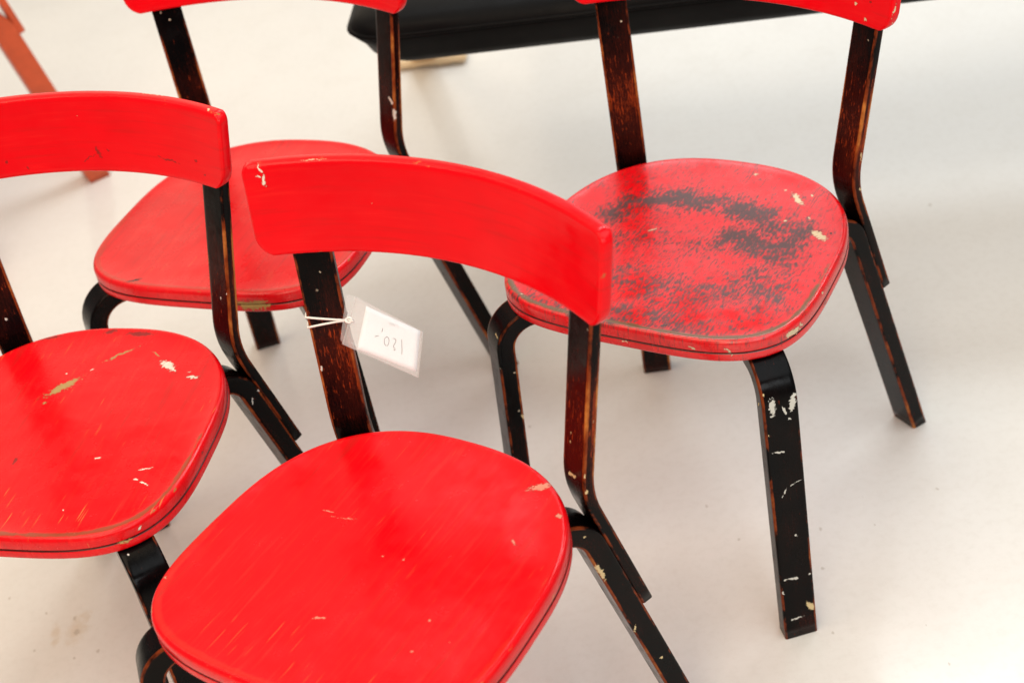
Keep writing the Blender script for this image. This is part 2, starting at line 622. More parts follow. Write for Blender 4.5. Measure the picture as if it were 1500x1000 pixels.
    for j in range(nc - 1):
        Fc.append((G0[0][j], G0[0][j + 1], G1[0][j + 1], G1[0][j]))
        Fc.append((G0[-1][j], G1[-1][j], G1[-1][j + 1], G0[-1][j + 1]))
    z = np.zeros(len(V))
    mesh_obj('backrest', V, Fc, M['back'], root, True, {'edge': ('FLOAT', E), 'groove': ('FLOAT', z), 'rim': ('FLOAT', z), 'scuff': ('FLOAT', z - 1)})
    return root, info


BASE = dict(W=.3907, D=.3822, taper=.0457, nf=3.6436, nr=2.4381, ts=.0289, qx_r=.1456, qy_r=-.1575, al_r=.56, th_r=.2698,
            qx_f=.1814, qy_f=.1738, al_f=.7335, th_f=.048, rc=.0413, tl=.0246, wl=.0424, tp=.0133, wp=.0417, zb=.4434,
            thp=.2062, zend=.2666, rp=.1186, R=.4278, hb=.1001, zbb=.6548, lean=.1869, bw=.465, slant=-.0093, tb=.0146)
SHAPE = {
    'A': dict(bent_out=.065, W=0.3846, D=0.3864, taper=0.0398, nf=3.7147, nr=2.4377, ts=0.0285, qx_r=0.1492, qy_r=-0.1561, al_r=0.6203, th_r=0.2784, qx_f=0.179, qy_f=0.1757, al_f=0.7312, th_f=0.0479, rc=0.0435, tl=0.0249, wl=0.0421, tp=0.0134, zb=0.4577, thp=0.1946, rp=0.1183, R=0.448, hb=0.1, zbb=0.6561, lean=0.1895, bw=0.4648, slant=-0.0086),
    'B': dict(W=0.3838, taper=0.0496, nf=3.6427, nr=2.4338, ts=0.0293, qx_r=0.1437, qy_r=-0.1558, al_r=0.6023, th_r=0.2566, qx_f=0.1754, qy_f=0.1783, al_f=0.7356, th_f=0.0482, tl=0.0248, wl=0.0425, tp=0.0131, wp=0.0415, zb=0.4374, thp=0.2321, zend=0.2634, rp=0.1192, R=0.4405, hb=0.0947, zbb=0.6482, lean=0.1805, bw=0.454, slant=0.0254, tb=0.015),
    'C': dict(W=0.3929, D=0.38, taper=0.0472, nf=3.6145, nr=2.4586, ts=0.0292, qx_r=0.1425, qy_r=-0.16, al_r=0.5311, th_r=0.2693, qx_f=0.1818, qy_f=0.1705, al_f=0.7216, th_f=0.0565, rc=0.0428, tl=0.0258, wl=0.0425, tp=0.0135, wp=0.0427, zb=0.4385, thp=0.1916, zend=0.2557, rp=0.115, R=0.4137, hb=0.1024, zbb=0.6545, lean=0.189, bw=0.459, slant=-0.0122),
    'D': dict(W=0.3932, D=0.3831, taper=0.0534, nf=3.7159, nr=2.4553, ts=0.029, qx_r=0.1481, qy_r=-0.1558, al_r=0.514, th_r=0.2655, qx_f=0.1817, qy_f=0.1718, al_f=0.7304, th_f=0.0522, rc=0.0394, tl=0.0235, wl=0.0428, tp=0.0127, zb=0.4525, thp=0.2314, zend=0.2751, rp=0.1184, R=0.4346, hb=0.0999, zbb=0.6568, lean=0.2116, bw=0.468, slant=-0.0045, tb=0.0149),
    'E': dict(th_r=.211, zend=.35, wl=.049, tl=.043),
}
POSE = {'A': (-0.3165, 1.9487, 2.7095), 'B': (-0.5385, 1.5394, 2.8027), 'C': (-0.1798, 1.2153, 2.4917), 'D': (0.2358, 1.6741, 2.5283), 'E': (-1.054, 2.885, 2.6)}

# ------------------------------------------------------------------ floor
m = NT('pale_floor_paint')
co = m.coord()
b1 = m.noise(co, 1.3, 4, .55)
b2 = m.noise(co, 9, 5, .65)
c = m.mix(m.ramp(b1, .3, .7), (.755, .735, .70), (.715, .695, .665))
c = m.mix(m.ramp(b2, .45, .75, 0, .3), c, (.66, .63, .585))
vo = m.n('ShaderNodeTexVoronoi')
m.put(vo.inputs['Vector'], m.warp(co, 60, .02))
vo.inputs['Scale'].default_value = 17
speck = m.math('MULTIPLY', m.ramp(vo.outputs['Distance'], .03, .015), m.ramp(m.noise(co, 5, 2), .50, .58))
c = m.mix(m.math('MULTIPLY', speck, .3), c, (.30, .25, .19))
FLOOR_STAINS = [(-0.6736, 1.6603, 0, 0.0160, 0.0256, .05), (-0.7032, 1.6641, 0, 0.0091, 0.0145, .05), (-0.7028, 1.6443, 0, 0.0060, 0.0096, .05), (-0.6631, 1.6801, 0, 0.0081, 0.0129, .05)]
FLOOR_DOTS = [(-0.6792, 1.6844, 0, 0.0025, 0.0040, .05), (-0.7307, 1.6360, 0, 0.0020, 0.0032, .05), (-0.6387, 1.6108, 0, 0.0024, 0.0038, .05), (-0.6707, 1.6063, 0, 0.0020, 0.0032, .05), (-0.6732, 1.6562, 0, 0.0040, 0.0064, .05), (-0.7818, 1.7515, 0, 0.0021, 0.0033, .05), (-0.7219, 1.7052, 0, 0.0020, 0.0033, .05), (0.2513, 1.5862, 0, 0.0019, 0.0030, .05), (0.3622, 1.5769, 0, 0.0023, 0.0036, .05), (0.3460, 1.5037, 0, 0.0019, 0.0030, .05), (0.3277, 1.3915, 0, 0.0018, 0.0029, .05), (0.4423, 1.3744, 0, 0.0013, 0.0022, .05), (0.4483, 1.3068, 0, 0.0018, 0.0028, .05), (0.5344, 1.6105, 0, 0.0017, 0.0028, .05), (0.2233, 1.6633, 0, 0.0019, 0.0031, .05), (0.0018, 1.9098, 0, 0.0021, 0.0033, .05), (0.7476, 2.2945, 0, 0.0030, 0.0049, .05), (0.4331, 1.5651, 0, 0.0014, 0.0023, .05)]

wc = m.warp(co, 45, .03)
if FLOOR_STAINS:
    d = m.math('ADD', m.chips(wc, FLOOR_STAINS), m.math('MULTIPLY', m.math('SUBTRACT', m.noise(co, 60, 4, .65), .5), 2.6))
    c = m.mix(m.ramp(d, 1.4, .1, 0, .36), c, (.54, .39, .22))
if FLOOR_DOTS:
    d = m.chips(m.warp(co, 120, .008), FLOOR_DOTS)
    c = m.mix(m.ramp(d, 1.25, .6, 0, .42), c, (.30, .24, .17))
fine = m.noise(co, 75, 4, .7)
c = m.mix(m.ramp(fine, .42, .72, 0, .22), c, (.60, .565, .52))
hs = m.noise(m.mapping(m.warp(co, 1.5, .6), rot=(0, 0, .7), scale=(240, 5, 1)), 1, 2, .5)
c = m.mix(m.math('MULTIPLY', m.ramp(hs, .70, .76, 0, .5), m.ramp(m.noise(co, 4, 2), .52, .62)), c, (.86, .84, .80))
sm = m.noise(m.warp(co, 3, .2), 4, 5, .6)
rgh = m.ramp(sm, .35, .7, .10, .24)
scf = m.noise(m.mapping(m.warp(co, 2.5, .5), scale=(3, 26, 1)), 1, 5, .7)
rgh = m.math('ADD', rgh, m.ramp(scf, .56, .74, 0, .10))
c = m.mix(m.ramp(scf, .60, .78, 0, .16), c, (.55, .51, .46))
wv = m.noise(co, 5.5, 3, .5)
nb = m.bump(wv, .10, .006)
nb = m.bump(m.noise(co, 210, 3, .6), .05, .0006, nb)
FLOOR = m.out(c, rgh, nb, .27)
fl = mesh_obj('floor', [(-9, -4, 0), (9, -4, 0), (9, 14, 0), (-9, 14, 0)], [(0, 1, 2, 3)], FLOOR, None, False)
fl['kind'] = 'structure'

# ------------------------------------------------------------------ chairs
SPOTS = {
    'A': {
        'seat_cream': [
            (-0.0857, 0.1894, 0.4219, 0.0245, 0.0074, 0.0074, (0.0, -0.02, -3.02))],
        'seat_dark': [
            (0.0937, 0.1764, 0.4390, 0.0096, 0.0029, 0.0029, (0.0, 0.08, -2.56))],
        'post_white': [
            (-0.1645, -0.1564, 0.5257, 0.0083, 0.0030, 0.0030, (0.0, 0.62, 2.38)),
            (-0.1685, -0.1497, 0.5080, 0.0085, 0.0030, 0.0030, (-0.0, 1.39, 1.27))],
    },
    'B': {
        'seat_cream': [
            (0.0349, -0.0732, 0.4359, 0.0235, 0.0072, 0.0072, (0.0, -0.01, -2.25)),
            (-0.0149, -0.1380, 0.4370, 0.0260, 0.0014, 0.0014, (0.0, -0.02, -2.44)),
            (-0.0627, -0.1389, 0.4372, 0.0075, 0.0014, 0.0014, (-0.0, 0.01, 2.57)),
            (-0.0087, -0.1319, 0.4368, 0.0100, 0.0018, 0.0018, (-0.0, -0.02, -2.16)),
            (-0.1501, 0.1682, 0.4216, 0.0094, 0.0020, 0.0020, (0.0, 0.04, -2.6)),
            (0.0457, -0.0411, 0.4357, 0.0036, 0.0018, 0.0018, (-0.0, 0.0, -2.3))],
        'seat_white': [
            (-0.0874, -0.1167, 0.4370, 0.0168, 0.0053, 0.0053, (0.0, 0.0, 2.47)),
            (-0.1213, -0.1046, 0.4373, 0.0017, 0.0017, 0.0017, (0, 0, 0)),
            (-0.1293, -0.0949, 0.4374, 0.0083, 0.0030, 0.0030, (-0.0, -0.02, 3.02)),
            (-0.1385, 0.0669, 0.4369, 0.0079, 0.0016, 0.0016, (-0.0, -0.02, -2.74)),
            (-0.1352, 0.0864, 0.4369, 0.0033, 0.0016, 0.0016, (-0.0, -0.02, -3.11)),
            (-0.1484, 0.0922, 0.4372, 0.0073, 0.0018, 0.0018, (-0.0, -0.02, 2.86)),
            (-0.1674, 0.1549, 0.4301, 0.0036, 0.0016, 0.0016, (-0.0, -0.4, -2.32)),
            (-0.0711, 0.0527, 0.4358, 0.0037, 0.0015, 0.0015, (-0.0, -0.01, -3.1)),
            (-0.0680, 0.1397, 0.4371, 0.0018, 0.0011, 0.0011, (-0.0, -0.02, 2.03)),
            (0.0424, -0.0985, 0.4363, 0.0019, 0.0015, 0.0015, (0.0, -0.03, -3.07)),
            (0.0114, -0.1067, 0.4363, 0.0027, 0.0014, 0.0014, (0.0, -0.01, -2.58))],
        'seat_dark': [
            (-0.0250, -0.1770, 0.4389, 0.0194, 0.0037, 0.0037, (-0.0, 0.0, 3.07)),
            (0.0171, -0.1806, 0.4393, 0.0088, 0.0028, 0.0028, (-0.0, -0.01, -3.02)),
            (0.0314, 0.0623, 0.4357, 0.0053, 0.0017, 0.0017, (0.0, 0.01, -1.55)),
            (-0.1211, -0.1007, 0.4373, 0.0009, 0.0009, 0.0009, (0, 0, 0)),
            (0.0953, -0.1650, 0.4398, 0.0150, 0.0019, 0.0019, (0.0, 0.01, -2.77)),
            (-0.1933, 0.0324, 0.4334, 0.0034, 0.0016, 0.0016, (0.0, 0.28, -1.57))],
        'back_cream': [
            (-0.1988, -0.1964, 0.7428, 0.0034, 0.0016, 0.0016, (0.0, 0.03, 2.16)),
            (-0.1128, -0.2365, 0.7425, 0.0263, 0.0010, 0.0010, (-0.0, 0.0, 2.9)),
            (-0.0041, -0.2351, 0.7188, 0.0018, 0.0009, 0.0009, (0.0, 0.5, 3.03))],
        'back_dark': [
            (-0.0229, -0.2265, 0.6748, 0.0059, 0.0019, 0.0019, (0.0, 1.28, 2.44)),
            (-0.0362, -0.2257, 0.6755, 0.0014, 0.0014, 0.0014, (0, 0, 0)),
            (0.0737, -0.2177, 0.6588, 0.0016, 0.0016, 0.0016, (0, 0, 0)),
            (-0.1655, -0.1939, 0.6780, 0.0020, 0.0014, 0.0014, (0.0, -0.2, 2.78)),
            (-0.1758, -0.1864, 0.6631, 0.0015, 0.0015, 0.0015, (0, 0, 0)),
            (0.0982, -0.2145, 0.6690, 0.0011, 0.0011, 0.0011, (0, 0, 0)),
            (-0.0076, -0.2253, 0.6659, 0.0124, 0.0007, 0.0007, (0.0, -0.44, -3.07)),
            (-0.1237, -0.2077, 0.6714, 0.0150, 0.0010, 0.0010, (-0.0, 0.16, 2.81))],
        'leg_white': [
            (-0.1722, -0.1606, 0.3656, 0.0026, 0.0018, 0.0018, (0.0, 0.67, -1.73)),
            (-0.1655, -0.1499, 0.3571, 0.0048, 0.0013, 0.0013, (0.0, 1.41, 0.97)),
            (-0.1544, 0.1724, 0.4065, 0.0013, 0.0013, 0.0013, (0, 0, 0))],
        'post_white': [
            (-0.1562, -0.1682, 0.5022, 0.0014, 0.0014, 0.0014, (0, 0, 0)),
            (-0.1696, -0.1619, 0.5124, 0.0017, 0.0012, 0.0012, (0.0, 1.31, 0.5)),
            (0.1486, -0.1639, 0.4692, 0.0019, 0.0019, 0.0019, (0, 0, 0))],
    },
    'C': {
        'seat_cream': [
            (-0.1112, -0.1517, 0.4391, 0.0125, 0.0052, 0.0052, (0.0, -0.11, -2.61)),
            (-0.1506, -0.1198, 0.4394, 0.0046, 0.0029, 0.0029, (-0.0, -0.13, 3.07)),
            (0.0024, 0.0906, 0.4361, 0.0076, 0.0014, 0.0014, (-0.0, 0.01, -2.67)),
            (-0.1026, 0.0495, 0.4362, 0.0017, 0.0011, 0.0011, (0.0, -0.01, 2.72)),
            (-0.1078, 0.0910, 0.4365, 0.0020, 0.0014, 0.0014, (-0.0, -0.01, 2.74)),
            (-0.1373, 0.0665, 0.4368, 0.0013, 0.0010, 0.0010, (0.0, -0.02, -2.76)),
            (-0.0311, -0.0093, 0.4355, 0.0022, 0.0015, 0.0015, (-0.0, -0.0, -2.1)),
            (0.0869, -0.0390, 0.4361, 0.0089, 0.0008, 0.0008, (-0.0, 0.01, -2.95)),
            (0.0677, -0.0361, 0.4359, 0.0172, 0.0008, 0.0008, (-0.0, 0.01, -2.89)),
            (-0.0081, -0.0049, 0.4354, 0.0018, 0.0015, 0.0015, (0.0, -0.0, -2.76)),
            (-0.1243, -0.0719, 0.4369, 0.0058, 0.0016, 0.0016, (0.0, -0.01, 2.54)),
            (0.1880, 0.1098, 0.4398, 0.0027, 0.0015, 0.0015, (0.0, -0.09, -2.85))],
        'back_white': [
            (0.1957, -0.1873, 0.7515, 0.0061, 0.0015, 0.0015, (0.0, 1.17, 2.67)),
            (0.1927, -0.1855, 0.7390, 0.0074, 0.0021, 0.0021, (0.0, 1.38, 2.02)),
            (0.1971, -0.1839, 0.7429, 0.0039, 0.0009, 0.0009, (0.0, 0.5, -2.74))],
        'back_cream': [
            (0.1440, -0.2130, 0.7561, 0.0132, 0.0006, 0.0006, (-0.0, 0.01, -2.8)),
            (0.0847, -0.2197, 0.7102, 0.0006, 0.0006, 0.0006, (0, 0, 0)),
            (-0.1114, -0.2214, 0.7531, 0.0007, 0.0007, 0.0007, (0, 0, 0))],
        'leg_cream': [
            (-0.1645, -0.1557, 0.3304, 0.0144, 0.0031, 0.0031, (-0.0, 1.32, -2.08)),
            (-0.1593, -0.1466, 0.3891, 0.0019, 0.0015, 0.0015, (-0.0, 0.54, -2.1)),
            (-0.1938, -0.2054, 0.1585, 0.0027, 0.0018, 0.0018, (0.0, 0.05, -2.1)),
            (-0.1800, -0.1821, 0.2234, 0.0063, 0.0013, 0.0013, (0.0, 1.54, 0.27)),
            (0.1759, 0.1927, 0.3706, 0.0021, 0.0011, 0.0011, (-0.0, -0.26, 2.76))],
        'post_cream': [
            (-0.1434, -0.1658, 0.4547, 0.0097, 0.0022, 0.0022, (0.0, -0.28, 2.64)),
            (-0.1649, -0.1560, 0.4464, 0.0030, 0.0019, 0.0019, (0.0, 1.35, -2.1)),
            (-0.1650, -0.1569, 0.4668, 0.0031, 0.0009, 0.0009, (-0.0, 1.49, 2.47)),
            (-0.1436, -0.1757, 0.5023, 0.0021, 0.0013, 0.0013, (0.0, 1.37, 1.37)),
            (-0.1420, -0.1745, 0.4927, 0.0020, 0.0012, 0.0012, (0.0, 1.37, 1.37)),
            (-0.1747, -0.1726, 0.5279, 0.0031, 0.0011, 0.0011, (-0.0, 1.22, 1.04))],
        'post_white': [
            (0.1662, -0.1647, 0.5127, 0.0034, 0.0013, 0.0013, (-0.0, 1.38, 1.98)),
            (0.1710, -0.1764, 0.5774, 0.0013, 0.0009, 0.0009, (0.0, 1.29, 1.27))],
    },
    'D': {
        'seat_cream': [
            (-0.0998, -0.1246, 0.4373, 0.0169, 0.0042, 0.0042, (0.0, 0.0, 2.34)),
            (-0.0799, -0.1410, 0.4374, 0.0015, 0.0015, 0.0015, (0, 0, 0)),
            (-0.1550, -0.0526, 0.4375, 0.0154, 0.0053, 0.0053, (-0.0, -0.02, 2.53)),
            (-0.1032, -0.0738, 0.4366, 0.0027, 0.0018, 0.0018, (0.0, -0.01, 2.41)),
            (-0.1159, -0.1352, 0.4379, 0.0026, 0.0018, 0.0018, (-0.0, 0.04, 1.92)),
            (-0.1299, -0.0863, 0.4372, 0.0038, 0.0014, 0.0014, (0.0, -0.0, 2.1)),
            (0.0507, -0.0131, 0.4356, 0.0061, 0.0018, 0.0018, (-0.0, 0.0, -2.29)),
            (-0.0280, -0.1662, 0.4379, 0.0028, 0.0019, 0.0019, (0.0, -0.02, -2.93)),
            (-0.1893, 0.1279, 0.4282, 0.0137, 0.0045, 0.0045, (0.0, 0.06, -1.94)),
            (-0.1939, 0.1147, 0.4304, 0.0041, 0.0021, 0.0021, (0.0, 0.16, -1.82)),
            (-0.0071, 0.1915, 0.4316, 0.0008, 0.0008, 0.0008, (0, 0, 0)),
            (-0.0037, 0.1915, 0.4188, 0.0082, 0.0010, 0.0010, (-0.0, -0.08, -3.14)),
            (-0.0904, 0.1889, 0.4269, 0.0057, 0.0013, 0.0013, (0.0, 0.46, -3.03)),
            (-0.1318, 0.1805, 0.4256, 0.0065, 0.0013, 0.0013, (-0.0, 0.92, -2.75)),
            (0.1443, 0.1645, 0.4393, 0.0044, 0.0014, 0.0014, (-0.0, 0.06, 3.03)),
            (-0.1988, 0.0555, 0.4343, 0.0024, 0.0014, 0.0014, (-0.0, 0.22, -1.59))],
        'seat_dark': [
            (-0.1680, -0.0602, 0.4383, 0.0030, 0.0019, 0.0019, (0.0, -0.06, -2.17)),
            (-0.0488, 0.1710, 0.4382, 0.0048, 0.0020, 0.0020, (0.0, 0.04, -2.55)),
            (0.1263, 0.1781, 0.4381, 0.0058, 0.0007, 0.0007, (-0.0, 0.32, 2.1)),
            (0.0880, 0.1889, 0.4313, 0.0055, 0.0007, 0.0007, (0.0, 1.49, 1.24))],
        'back_cream': [
            (-0.1617, -0.1894, 0.6805, 0.0022, 0.0018, 0.0018, (-0.0, 1.31, 1.8)),
            (-0.1764, -0.1794, 0.6659, 0.0026, 0.0018, 0.0018, (0.0, 1.3, 1.81)),
            (-0.2145, -0.1685, 0.6848, 0.0117, 0.0013, 0.0013, (-0.0, -1.25, -2.32)),
            (-0.2125, -0.1704, 0.6693, 0.0010, 0.0010, 0.0010, (0, 0, 0))],
        'back_dark': [
            (-0.1829, -0.1815, 0.6879, 0.0018, 0.0014, 0.0014, (-0.0, 1.3, 1.81)),
            (-0.1841, -0.1799, 0.6839, 0.0010, 0.0010, 0.0010, (0, 0, 0))],
        'leg_white': [
            (-0.1829, 0.1888, 0.3619, 0.0125, 0.0045, 0.0045, (0.0, 1.47, 1.84)),
            (-0.2019, 0.1717, 0.3624, 0.0118, 0.0041, 0.0041, (0.0, 1.3, 1.08)),
            (-0.1941, 0.1797, 0.3536, 0.0057, 0.0017, 0.0017, (-0.0, 1.23, -2.56)),
            (-0.1988, 0.1764, 0.3409, 0.0026, 0.0015, 0.0015, (-0.0, 0.77, -2.46)),
            (-0.1875, 0.1896, 0.2962, 0.0078, 0.0015, 0.0015, (-0.0, 0.17, -2.42)),
            (-0.1914, 0.1904, 0.2352, 0.0067, 0.0012, 0.0012, (0.0, -1.17, -2.29)),
            (-0.2012, 0.1810, 0.2451, 0.0116, 0.0007, 0.0007, (-0.0, -0.29, -2.39)),
            (-0.1886, 0.2024, 0.0994, 0.0041, 0.0016, 0.0016, (0.0, -0.36, -2.39)),
            (-0.1972, 0.1948, 0.0986, 0.0073, 0.0023, 0.0023, (-0.0, 0.24, -2.42)),
            (-0.2131, 0.1806, 0.0988, 0.0021, 0.0014, 0.0014, (0.0, -0.69, -2.37)),
            (-0.1868, 0.2055, 0.0784, 0.0025, 0.0012, 0.0012, (-0.0, 1.29, -2.69)),
            (-0.1989, 0.1980, 0.0321, 0.0107, 0.0017, 0.0017, (-0.0, 0.05, -2.41)),
            (-0.2012, 0.1865, 0.1660, 0.0023, 0.0011, 0.0011, (0.0, 1.29, -2.59))],
        'leg_cream': [
            (-0.2129, 0.1844, 0.0459, 0.0095, 0.0037, 0.0037, (0.0, 1.07, -2.51)),
            (0.1804, 0.1842, 0.3826, 0.0073, 0.0012, 0.0012, (0.0, 0.13, 2.35)),
            (0.1644, 0.1840, 0.2557, 0.0041, 0.0022, 0.0022, (-0.0, 1.11, -1.89)),
            (-0.1749, 0.1907, 0.3801, 0.0028, 0.0011, 0.0011, (-0.0, 1.16, 2.4)),
            (-0.1654, 0.1856, 0.3611, 0.0059, 0.0012, 0.0012, (0.0, -0.9, 2.3)),
            (-0.1792, 0.1951, 0.3241, 0.0027, 0.0008, 0.0008, (-0.0, 1.19, -2.54))],
        'post_cream': [
            (-0.1733, -0.1581, 0.4884, 0.0067, 0.0016, 0.0016, (0.0, 1.5, -2.07)),
            (-0.1720, -0.1559, 0.4442, 0.0025, 0.0015, 0.0015, (0.0, 0.92, -1.92))],
    },
}

MATS = {}
for k in 'ABCD':
    P = SPOTS.get(k, {})
    red = dict(A=dict(scratch=.25, rim=.25, rough=.28, bare=(.42, .26, .07)), B=dict(scratch=.9, rim=.7, rough=.22, spec=.3, smudge=.5, bare=(.46, .30, .11)), C=dict(scratch=.35, rim=.15, rough=.19, spec=.27, chip=.75, bare=(.78, .36, .24)),
               D=dict(scuff=1, scratch=.2, rim=1., rough=.24, spec=.75))[k]
    MATS[k] = dict(
        seat=red_paint('worn_red_seat_paint', P.get('seat_cream', ()), P.get('seat_dark', ()), white=P.get('seat_white', ()), **red),
        back=red_paint('red_backrest_paint', P.get('back_cream', ()), P.get('back_dark', ()), scratch=0, rough=.16, spec=.19, lines=.6, smudge=.45, gscale=(9, 9, 170), white=P.get('back_white', ())),
        leg=black_paint('black_leg_paint', .5, white=P.get('leg_white', ()), cream=P.get('leg_cream', ())),
        post_L=black_paint('rubbed_black_post_paint', dict(A=.62, B=.72, C=1.0, D=1.12)[k], white=P.get('post_white', ()), cream=P.get('post_cream', ())))
    MATS[k]['post_R'] = MATS[k]['post_L']
om = simple('orange_red_stain', (.58, .088, .028), .38, .45, 22)
MATS['E'] = dict(seat=om, back=om, leg=om, post_L=om, post_R=om)
LABEL = dict(
    A='red chair with black legs and smooth dull seat, in front of the black bench',
    B='red chair with black legs whose seat has a bare ochre patch and cream scratches',
    C='red chair with black legs and a white price tag tied to its back post',
    D='red chair with black legs whose seat is rubbed through to dark undercoat',
    E='dull orange-red wooden chair without any black paint')
INFO = {}
for k in 'ABCDE':
    sh = dict(BASE)
    sh.update(SHAPE[k])
    root, INFO[k] = build_chair(sh, POSE[k], MATS[k], LABEL[k], 'old wooden chairs with bent legs')

# ------------------------------------------------------------------ black bench
def unproject(u, v, z):
    """point at height z that the photograph shows at (u, v)"""
    a, b = (u - 750) / F_PX, -(v - 500) / F_PX
    d = fwd + ax * a + ay * b
    return Vector((0, 0, CAM_H)) + d * ((z - CAM_H) / d.z)


ZB = .44
pa, pb = unproject(548, 99, ZB), unproject(1200, 23, ZB)
ux = (pb - pa).normalized()
uy = Vector((-ux.y, ux.x, 0))
if uy.y < 0:
    uy = -uy
pa = pa - uy * .011
bench = bpy.data.objects.new('bench', None)
col.objects.link(bench)
bench.matrix_world = Matrix(((ux.x, uy.x, 0, pa.x), (ux.y, uy.y, 0, pa.y), (0, 0, 1, 0), (0, 0, 0, 1)))
bench['label'], bench['category'] = 'long black leather upholstered bench on a pale wooden foot', 'bench'
leather = NT('black_leather')
co = leather.coord()
nz = leather.noise(co, 220, 4, .6)
c = leather.mix(leather.noise(co, 6, 3), (.0025, .0024, .003), (.004, .0038, .004))
lth = leather.out(c, leather.ramp(leather.noise(co, 14, 3), .3, .7, .42, .55), leather.bump(nz, .25, .0008), .08)
BL, BD = 2.4, .34


def cushion(name, prof, mat, parent, n_c=7):
    """rounded-rectangle block; prof = (height, outset, corner radius)"""
    V, R = [], []
    for z, o, r in prof:
        x0, x1, y0, y1 = -o, BL + o, -o, BD + o
        row = []
        for cx, cy, a0 in ((x1 - r, y1 - r, 0), (x0 + r, y1 - r, 90), (x0 + r, y0 + r, 180), (x1 - r, y0 + r, 270)):
            for i in range(n_c):
                q = math.radians(a0 + 90 * i / (n_c - 1))
                row.append(len(V))
                V.append((cx + r * math.cos(q), cy + r * math.sin(q), z))
        R.append(row)
    n = len(R[0])
    Fc = [(R[i][j], R[i][(j + 1) % n], R[i + 1][(j + 1) % n], R[i + 1][j]) for i in range(len(R) - 1) for j in range(n)]
    Fc += [tuple(R[-1]), tuple(reversed(R[0]))]
    return mesh_obj(name, V, Fc, mat, parent, True, None, (len(Fc) - 1,))


H = .066
cushion('cushion', [(ZB, -.022, .05), (ZB + .003, -.012, .055), (ZB + .009, -.003, .06), (ZB + .02, .006, .06), (ZB + .04, .014, .06), (ZB + H - .010, .025, .06), (ZB + H, .027, .06),
                    (ZB + H + .006, .026, .06), (ZB + H + .016, .018, .055), (ZB + H + .023, .004, .05), (ZB + H + .029, -.03, .04), (ZB + H + .032, -.12, .03)], lth, bench)
pip = []
for z, o in ((ZB + H - .0035, .027), (ZB + H, .0315), (ZB + H + .0035, .027)):
    pip.append((z, o, .06))
cushion('piping', pip, lth, bench)
wood = NT('pale_birch')
co = wood.coord()
w = wood.noise(wood.mapping(co, scale=(4, 40, 40)), 1, 4, .6)
wood = wood.out(wood.mix(w, (.72, .52, .30), (.82, .64, .42)), .45)


def box(name, lo, hi, mat, parent, bev=.003):
    bm = bmesh.new()
    bmesh.ops.create_cube(bm, size=1)
    for v in bm.verts:
        for i in range(3):
            v.co[i] = lo[i] if v.co[i] < 0 else hi[i]
    bmesh.ops.bevel(bm, geom=bm.edges[:], offset=bev, segments=2, affect='EDGES')
    me = bpy.data.meshes.new(name)
    bm.to_mesh(me)
    bm.free()
    me.materials.append(mat)
    o = bpy.data.objects.new(name, me)
    col.objects.link(o)
    o.parent = parent
    return o


inv = bench.matrix_world.inverted()
wl, wr = inv @ unproject(560, 116, 0), inv @ unproject(684, 97, 0)
for dx in (0, 1.95):
    box('foot', (wr.x - .16 + dx, wl.y + .02, .008), (wr.x + dx, wl.y + .07, .022), wood, bench)
    box('foot_pad', (wr.x - .07 + dx, wl.y + .03, 0), (wr.x - .035 + dx, wl.y + .06, .0085), wood, bench)
    box('foot_pad', (wr.x - .15 + dx, wl.y + .03, 0), (wr.x - .11 + dx, wl.y + .06, .0085), wood, bench)
    x0, x1, yf, yt = wr.x - .12 + dx, wr.x - .07 + dx, wl.y + .03, BD - .10
    xt = .12 - x0 + dx
    V = [(x + sh, y + o, z) for z, y, sh in ((.0215, yf, 0), (ZB + .006, yt, xt)) for x, o in ((x0, 0), (x1, 0), (x1, .034), (x0, .034))]
    mesh_obj('leg', V, [(3, 2, 1, 0), (4, 5, 6, 7)] + [(k, (k + 1) % 4, 4 + (k + 1) % 4, 4 + k) for k in range(4)], wood, bench, False)

# ------------------------------------------------------------------ price tag
tag = bpy.data.objects.new('price_tag', None)
col.objects.link(tag)
tag['label'], tag['category'] = 'white price tag in a clear sleeve, tied with string to a black post', 'tag'
path, q, rad, lat = INFO['C']['L']
cpose = POSE['C']
Mc = Matrix.Translation((cpose[0], cpose[1], 0)) @ Matrix.Rotation(cpose[2], 4, 'Z')


def post_point(z, l, o):
    """on the tagged chair's post at height z; l across, o out through it"""
    i = int(np.argmin(np.abs(path[:, 1] - z)))
    sx = np.interp(-z, -path[:, 1], path[:, 0])
    p = q + rad * (sx + o) + lat * l
    return Mc @ Vector((p[0], p[1], z))


def pix(p):
    d = p - Vector((0, 0, CAM_H))
    return Vector((750 + F_PX * d.dot(ax) / d.dot(fwd), 500 - F_PX * d.dot(ay) / d.dot(fwd)))


shC = dict(BASE)
shC.update(SHAPE['C'])
hw, ht = shC['wp'] / 2 + .0009, shC['tp'] / 2 + .0009
# height at which the post shows at row 465
zk = min(np.linspace(.5, .66, 161), key=lambda z: abs(pix(post_point(z, hw, -ht)).y - 467))
knot = post_point(zk, hw + .0006, -ht - .0022)
# the tag hangs from the knot, turned a little away from the camera
kd = (knot - Vector((0, 0, CAM_H)))
nrm = (-(kd.normalized()) + ax * .22 + Vector((0, 0, .10))).normalized()
tag.location = knot


def on_tag(u, v, lift=0.):
    d = fwd + ax * ((u - 750) / F_PX) + ay * (-(v - 500) / F_PX)
    o = Vector((0, 0, CAM_H))
    t = (knot + nrm * lift - o).dot(nrm) / d.dot(nrm)
    return o + d * t - knot


